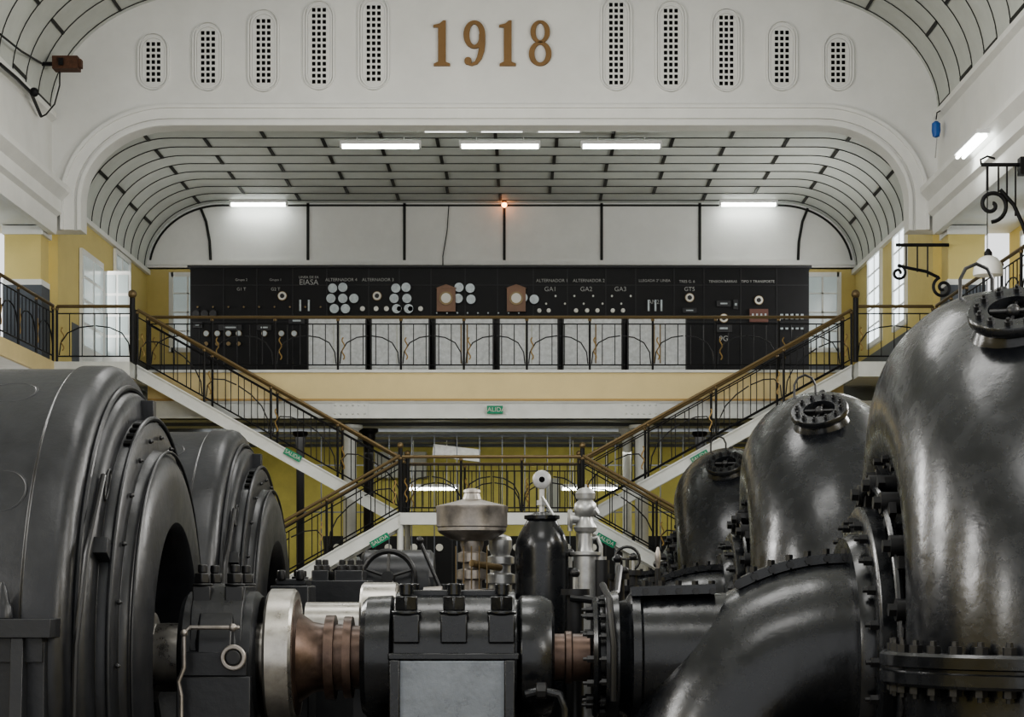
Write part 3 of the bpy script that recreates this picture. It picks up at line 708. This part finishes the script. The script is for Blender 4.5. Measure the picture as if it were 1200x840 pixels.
b.cyl((x,d,zz(608)),(x-.11,d,zz(608)),.04,'silver',12); b.lathe([(0,.08),(.02,.085),(.03,.05)],(x-.11,d,zz(608)),(-1,0,0),'silver',20); b.cyl((x-.13,d,zz(597)),(x-.13,d,zz(622)),.022,'silver',10)
b.cyl((x,d,zz(604)),(x+.10,d-.05,zz(598)),.03,'silver',10); b.tube([(x,d,zz(632)),(x+.1,d,zz(630)),(x+.13,d,zz(640)),(x+.13,d,zz(690))],.018,'silver',8)
b.cyl((x+.13,d,zz(700)),(x+.13,d,zz(656)),.075,'bolt',14); b.cyl((x+.13,d,zz(656)),(x+.13,d,zz(652)),.05,'silver',14)
b.build('relief_valve')
b=B(); x=W(444,0,16.4).x
b.lathe([(-.15,.1),(-.15,.34),(-.13,.36),(.13,.36),(.15,.34),(.15,.1)],(x,16.6,2.66),(1,0,0),'steel',48)
b.lathe([(.15,.2),(.35,.2),(.35,.32),(.5,.33),(.5,.1)],(x,16.6,2.66),(1,0,0),'pewter',40)
b.cyl((x-.6,16.6,2.66),(x,16.6,2.66),.2,'steel',32)
b.box(x-.2,x+.5,16.35,16.85,0,2.4,'gen')
b.build('servomotor_drum')
b=B(); dd=17.2; xa,xb=W(322,0,dd).x,W(366,0,dd).x
b.box(xa,xb,dd-.3,dd+.3,0,W(0,686,dd).z,'gen'); b.box(xa+.03,xb-.03,dd-.2,dd+.2,W(0,686,dd).z,W(0,678,dd).z,'gen')
for xx in (xa+.08,xb-.08): b.cyl((xx,dd-.2,W(0,680,dd).z),(xx,dd-.2,W(0,668,dd).z),.04,'bolt',6)
b.build('exciter_bearing',bevel=.012)
b=B()
for px,py,r,dd in ((668,665,.05,18.1),(674,690,.07,16.6),(724,672,.06,17.9),(732,686,.08,18.4),(742,668,.05,20.0),(770,676,.05,20.5)):
    p=W(px,py,dd); b.cyl((p.x,dd,0),(p.x,dd,p.z),r,'bolt',14); b.cyl((p.x,dd,p.z-.05),(p.x,dd,p.z),r*1.7,'bolt',14); b.cyl((p.x,dd,p.z),(p.x,dd,p.z+.12),.02,'silver',8); b.sph((p.x,dd,p.z+.13),.04,'bolt',8)
p=W(735,655,20); b.tube([p+Vector((.12*math.cos(a*math.pi/10),0,.12*math.sin(a*math.pi/10))) for a in range(20)],.016,'bolt',6,closed=True); b.cyl(p-Vector((.12,0,0)),p+Vector((.12,0,0)),.012,'bolt',6)
b.cyl(p,(p.x,p.y,0.0),.02,'bolt',6)
p=W(771,648,20); b.lathe([(0,.012),(.08,.02),(.14,.03),(.2,.028),(.26,.01)],(p.x,20,p.z-.2),(0,0,1),'pewter',10); b.cyl((p.x,20,0),(p.x,20,p.z-.15),.03,'bolt',8)
b.tube([W(668,700,16.5),W(700,704,16.5),W(722,695,16.8),W(726,665,17.6)],.03,'bolt',8)
b.build('auxiliary_pipework')
b=B(); dd=20.5; c=W(455,676,dd)
b.tube([c+Vector((.26*math.cos(a*math.pi/14),.05,.26*math.sin(a*math.pi/14))) for a in range(28)],.03,'bolt',8,closed=True)
for i in range(5):
    a=i*math.pi*2/5+.3; b.cyl(c,c+Vector((.26*math.cos(a),.05,.26*math.sin(a))),.018,'bolt',6)
b.cyl(c-Vector((0,.15,0)),c+Vector((0,.4,0)),.06,'bolt',12); b.box(c.x-.3,c.x+.45,c.y+.12,c.y+.7,0,c.z+.0,'gen')
b.lathe([(-.3,.2),(-.3,.36),(-.26,.4),(.4,.4),(.44,.36),(.44,.2)],(c.x,c.y+.5,c.z-.12),(1,0,0),'gen',40)
b.cyl(W(492,634,dd),W(516,690,dd),.02,'bolt',8); b.sph(W(492,633,dd),.04,'bolt',10); b.cyl(W(516,690,dd),(W(516,690,dd).x,dd,0),.03,'bolt',8)
b.build('gate_handwheel')
b=B(); dd=19.2
for x0,x1 in ((365,385),(392,425)):
    a=W(x0,0,dd).x;c=W(x1,0,dd).x; b.box(a,c,dd,dd+.5,0,W(0,668,dd).z,'gen')
b.box(W(360,0,dd).x,W(432,0,dd).x,dd-.1,dd+.6,0,W(0,680,dd).z,'gen')
for px in (372,380,400,410,420): p=W(px,664,dd); b.cyl((p.x,dd+.1,p.z-.1),(p.x,dd+.1,p.z+.02),.05,'bolt',6); b.cyl((p.x,dd+.1,p.z),(p.x,dd+.1,p.z+.07),.03,'bolt',8)
b.build('oil_pump_block',bevel=.01)
# ---------------- wall fittings
def spiral(c,r0,turns,sgn,st,n=40,r1=.03):
    P=[]
    for i in range(n):
        u=i/(n-1); a=st+sgn*u*turns*2*math.pi; r=r0+(r1-r0)*u; P.append(Vector((c.x+r*math.cos(a),c.y,c.z+r*math.sin(a))))
    return P
b=B(); d=30.0
b.cyl(W(1150,193,d),Vector((XR-.2,d,W(0,193,d).z)),.028,'iron',8); b.box(XR-.22,XR-.13,d-.1,d+.1,9.0,9.25,'iron')
c=W(1162,240,d); b.tube(spiral(c,.25,1.4,1,-math.pi*.5),.03,'iron',8)
b.tube([W(1157,193,d),W(1157,210,d),W(1157,223,d)],.02,'iron',8)
b.tube([W(1172,222,d),W(1188,240,d),W(1198,262,d),W(1204,280,d)],.03,'iron',8)
b.tube([W(1150,193,d),W(1149,187,d),W(1157,183,d),W(1166,186,d)],.016,'iron',6)
for i in range(3): b.cyl(W(1170+i*10,193,d),W(1170+i*10,225+i*14,d),.014,'iron',6)
b.tube([W(1157,223,d),W(1157,292,d)],.008,'iron',6)
p=W(1158,305,d)
b.lathe([(-.22,.215),(-.20,.22),(-.13,.215),(-.04,.19),(.03,.13),(.06,.07),(.07,.05)],p,(0,0,1),'opal',32); b.lathe([(.06,.06),(.11,.06),(.17,.02)],p,(0,0,1),'iron',16)
b.build('pendant_lamp_bracket')
b=B(); d=36.45
b.cyl(W(1050,287,d),W(1105,287,d),.03,'iron',8)
for px in (1062,1075,1087): b.cyl(W(px,287,d),W(px,312+(px-1062)*.5,d),.014,'iron',6)
b.tube(spiral(W(1105,337,d),.19,1.5,1,math.pi*.6),.028,'iron',8)
b.tube([W(1100,325,d),W(1085,318,d),W(1065,314,d),W(1052,311,d)],.028,'iron',8)
b.tube(spiral(W(1053,320,d),.14,1.3,-1,math.pi*.5),.025,'iron',8)
b.tube([W(1105,287,d),W(1112,287,d),Vector((XR-.02,d,W(0,287,d).z))],.03,'iron',8)
b.build('wrought_iron_bracket')
b=B(); d=36.3
b.tube([W(1105,128,d),W(1098,132,d),W(1097,140,d)],.012,'iron',6); b.cyl(W(1105,128,d),(XR-.02,d,W(0,128,d).z),.025,'silver',8)
b.lathe([(-.17,.02),(-.15,.06),(-.05,.08),(.08,.075),(.12,.03)],W(1097,150,d),(0,0,1),'blue',20)
b.cyl(W(1098,162,d),W(1096,185,d),.01,'silver',6); b.build('blue_hoist_hook')
b=B(); d=35.8
p=W(78,75,d); b.box(p.x-.22,p.x+.22,d-.15,d+.15,p.z-.11,p.z+.11,'rustbox'); b.box(p.x-.5,p.x-.2,d-.03,d+.03,p.z-.03,p.z+.03,'iron')
b.box(p.x-.1,p.x-.02,d-.2,d-.15,p.z-.06,p.z+.06,'iron'); b.box(p.x+.22,p.x+.27,d-.08,d+.08,p.z-.07,p.z+.07,'rustbox')
b.tube([W(70,84,d),W(70,100,d),W(64,122,d),W(54,134,d),W(48,137,d)],.014,'iron',6)
b.tube([W(0,75,d-3),W(20,92,d-2),W(36,108,d-1),W(48,136,d)],.03,'iron',6); b.tube([W(0,40,d-3),W(25,60,d-2),W(50,75,d)],.018,'iron',6)
b.sph(W(40,108,d-1),.08,'iron',12); b.build('crane_limit_switch')
# ---------------- lights
def area(name,loc,rot,sx,sy,P,c=(1,1,1)):
    l=bpy.data.lights.new(name,'AREA'); l.shape='RECTANGLE'; l.size=sx; l.size_y=sy; l.energy=P; l.color=c
    o=bpy.data.objects.new(name,l); col.objects.link(o); o.location=loc; o.rotation_euler=rot; return o
h=math.pi/2
for y in (5,12,19,26):
    area('daylight_window_light',(XL+.45,y,7.6),(0,-h,0),3.4,2.0,430,(1,.99,.975))
    area('daylight_window_light',(XR-.45,y,7.6),(0,h,0),3.4,2.0,430,(1,.99,.975))
for y in (8,17,27):
    area('overhead_fill',(CX,y,13.55),(0,0,0),5,3,290,(1,.99,.975))  # added overhead panels to light the arch wall; the vault has no opening
area('gallery_window_light',(XR-.15,42,9.1),(0,h,0),1.8,3.4,120,(1,.98,.95))
area('gallery_window_light',(XL+.15,42,8.6),(0,-h,0),1.8,3.0,70,(1,.98,.95))
area('lower_room_fill',(CX,41.0,6.0),(math.radians(25),0,0),12,2,240,(1,1,.92))  # unseen fill panel added to brighten the space under the balcony
w=bpy.data.worlds.new('world'); bpy.context.scene.world=w; w.use_nodes=True
w.node_tree.nodes['Background'].inputs[0].default_value=(.98,.99,1,1); w.node_tree.nodes['Background'].inputs[1].default_value=1.3
vs=bpy.context.scene.view_settings
try:
    vs.look='AgX - Medium High Contrast'
except Exception as ex: print('look',ex)
# camera
c=bpy.data.cameras.new('camera'); c.lens=72; c.sensor_width=36; c.shift_x=-.0125; c.shift_y=265/1200; c.clip_end=200
o=bpy.data.objects.new('camera',c); col.objects.link(o); o.location=(0,0,EZ); o.rotation_euler=(math.pi/2,0,0)
bpy.context.scene.camera=o
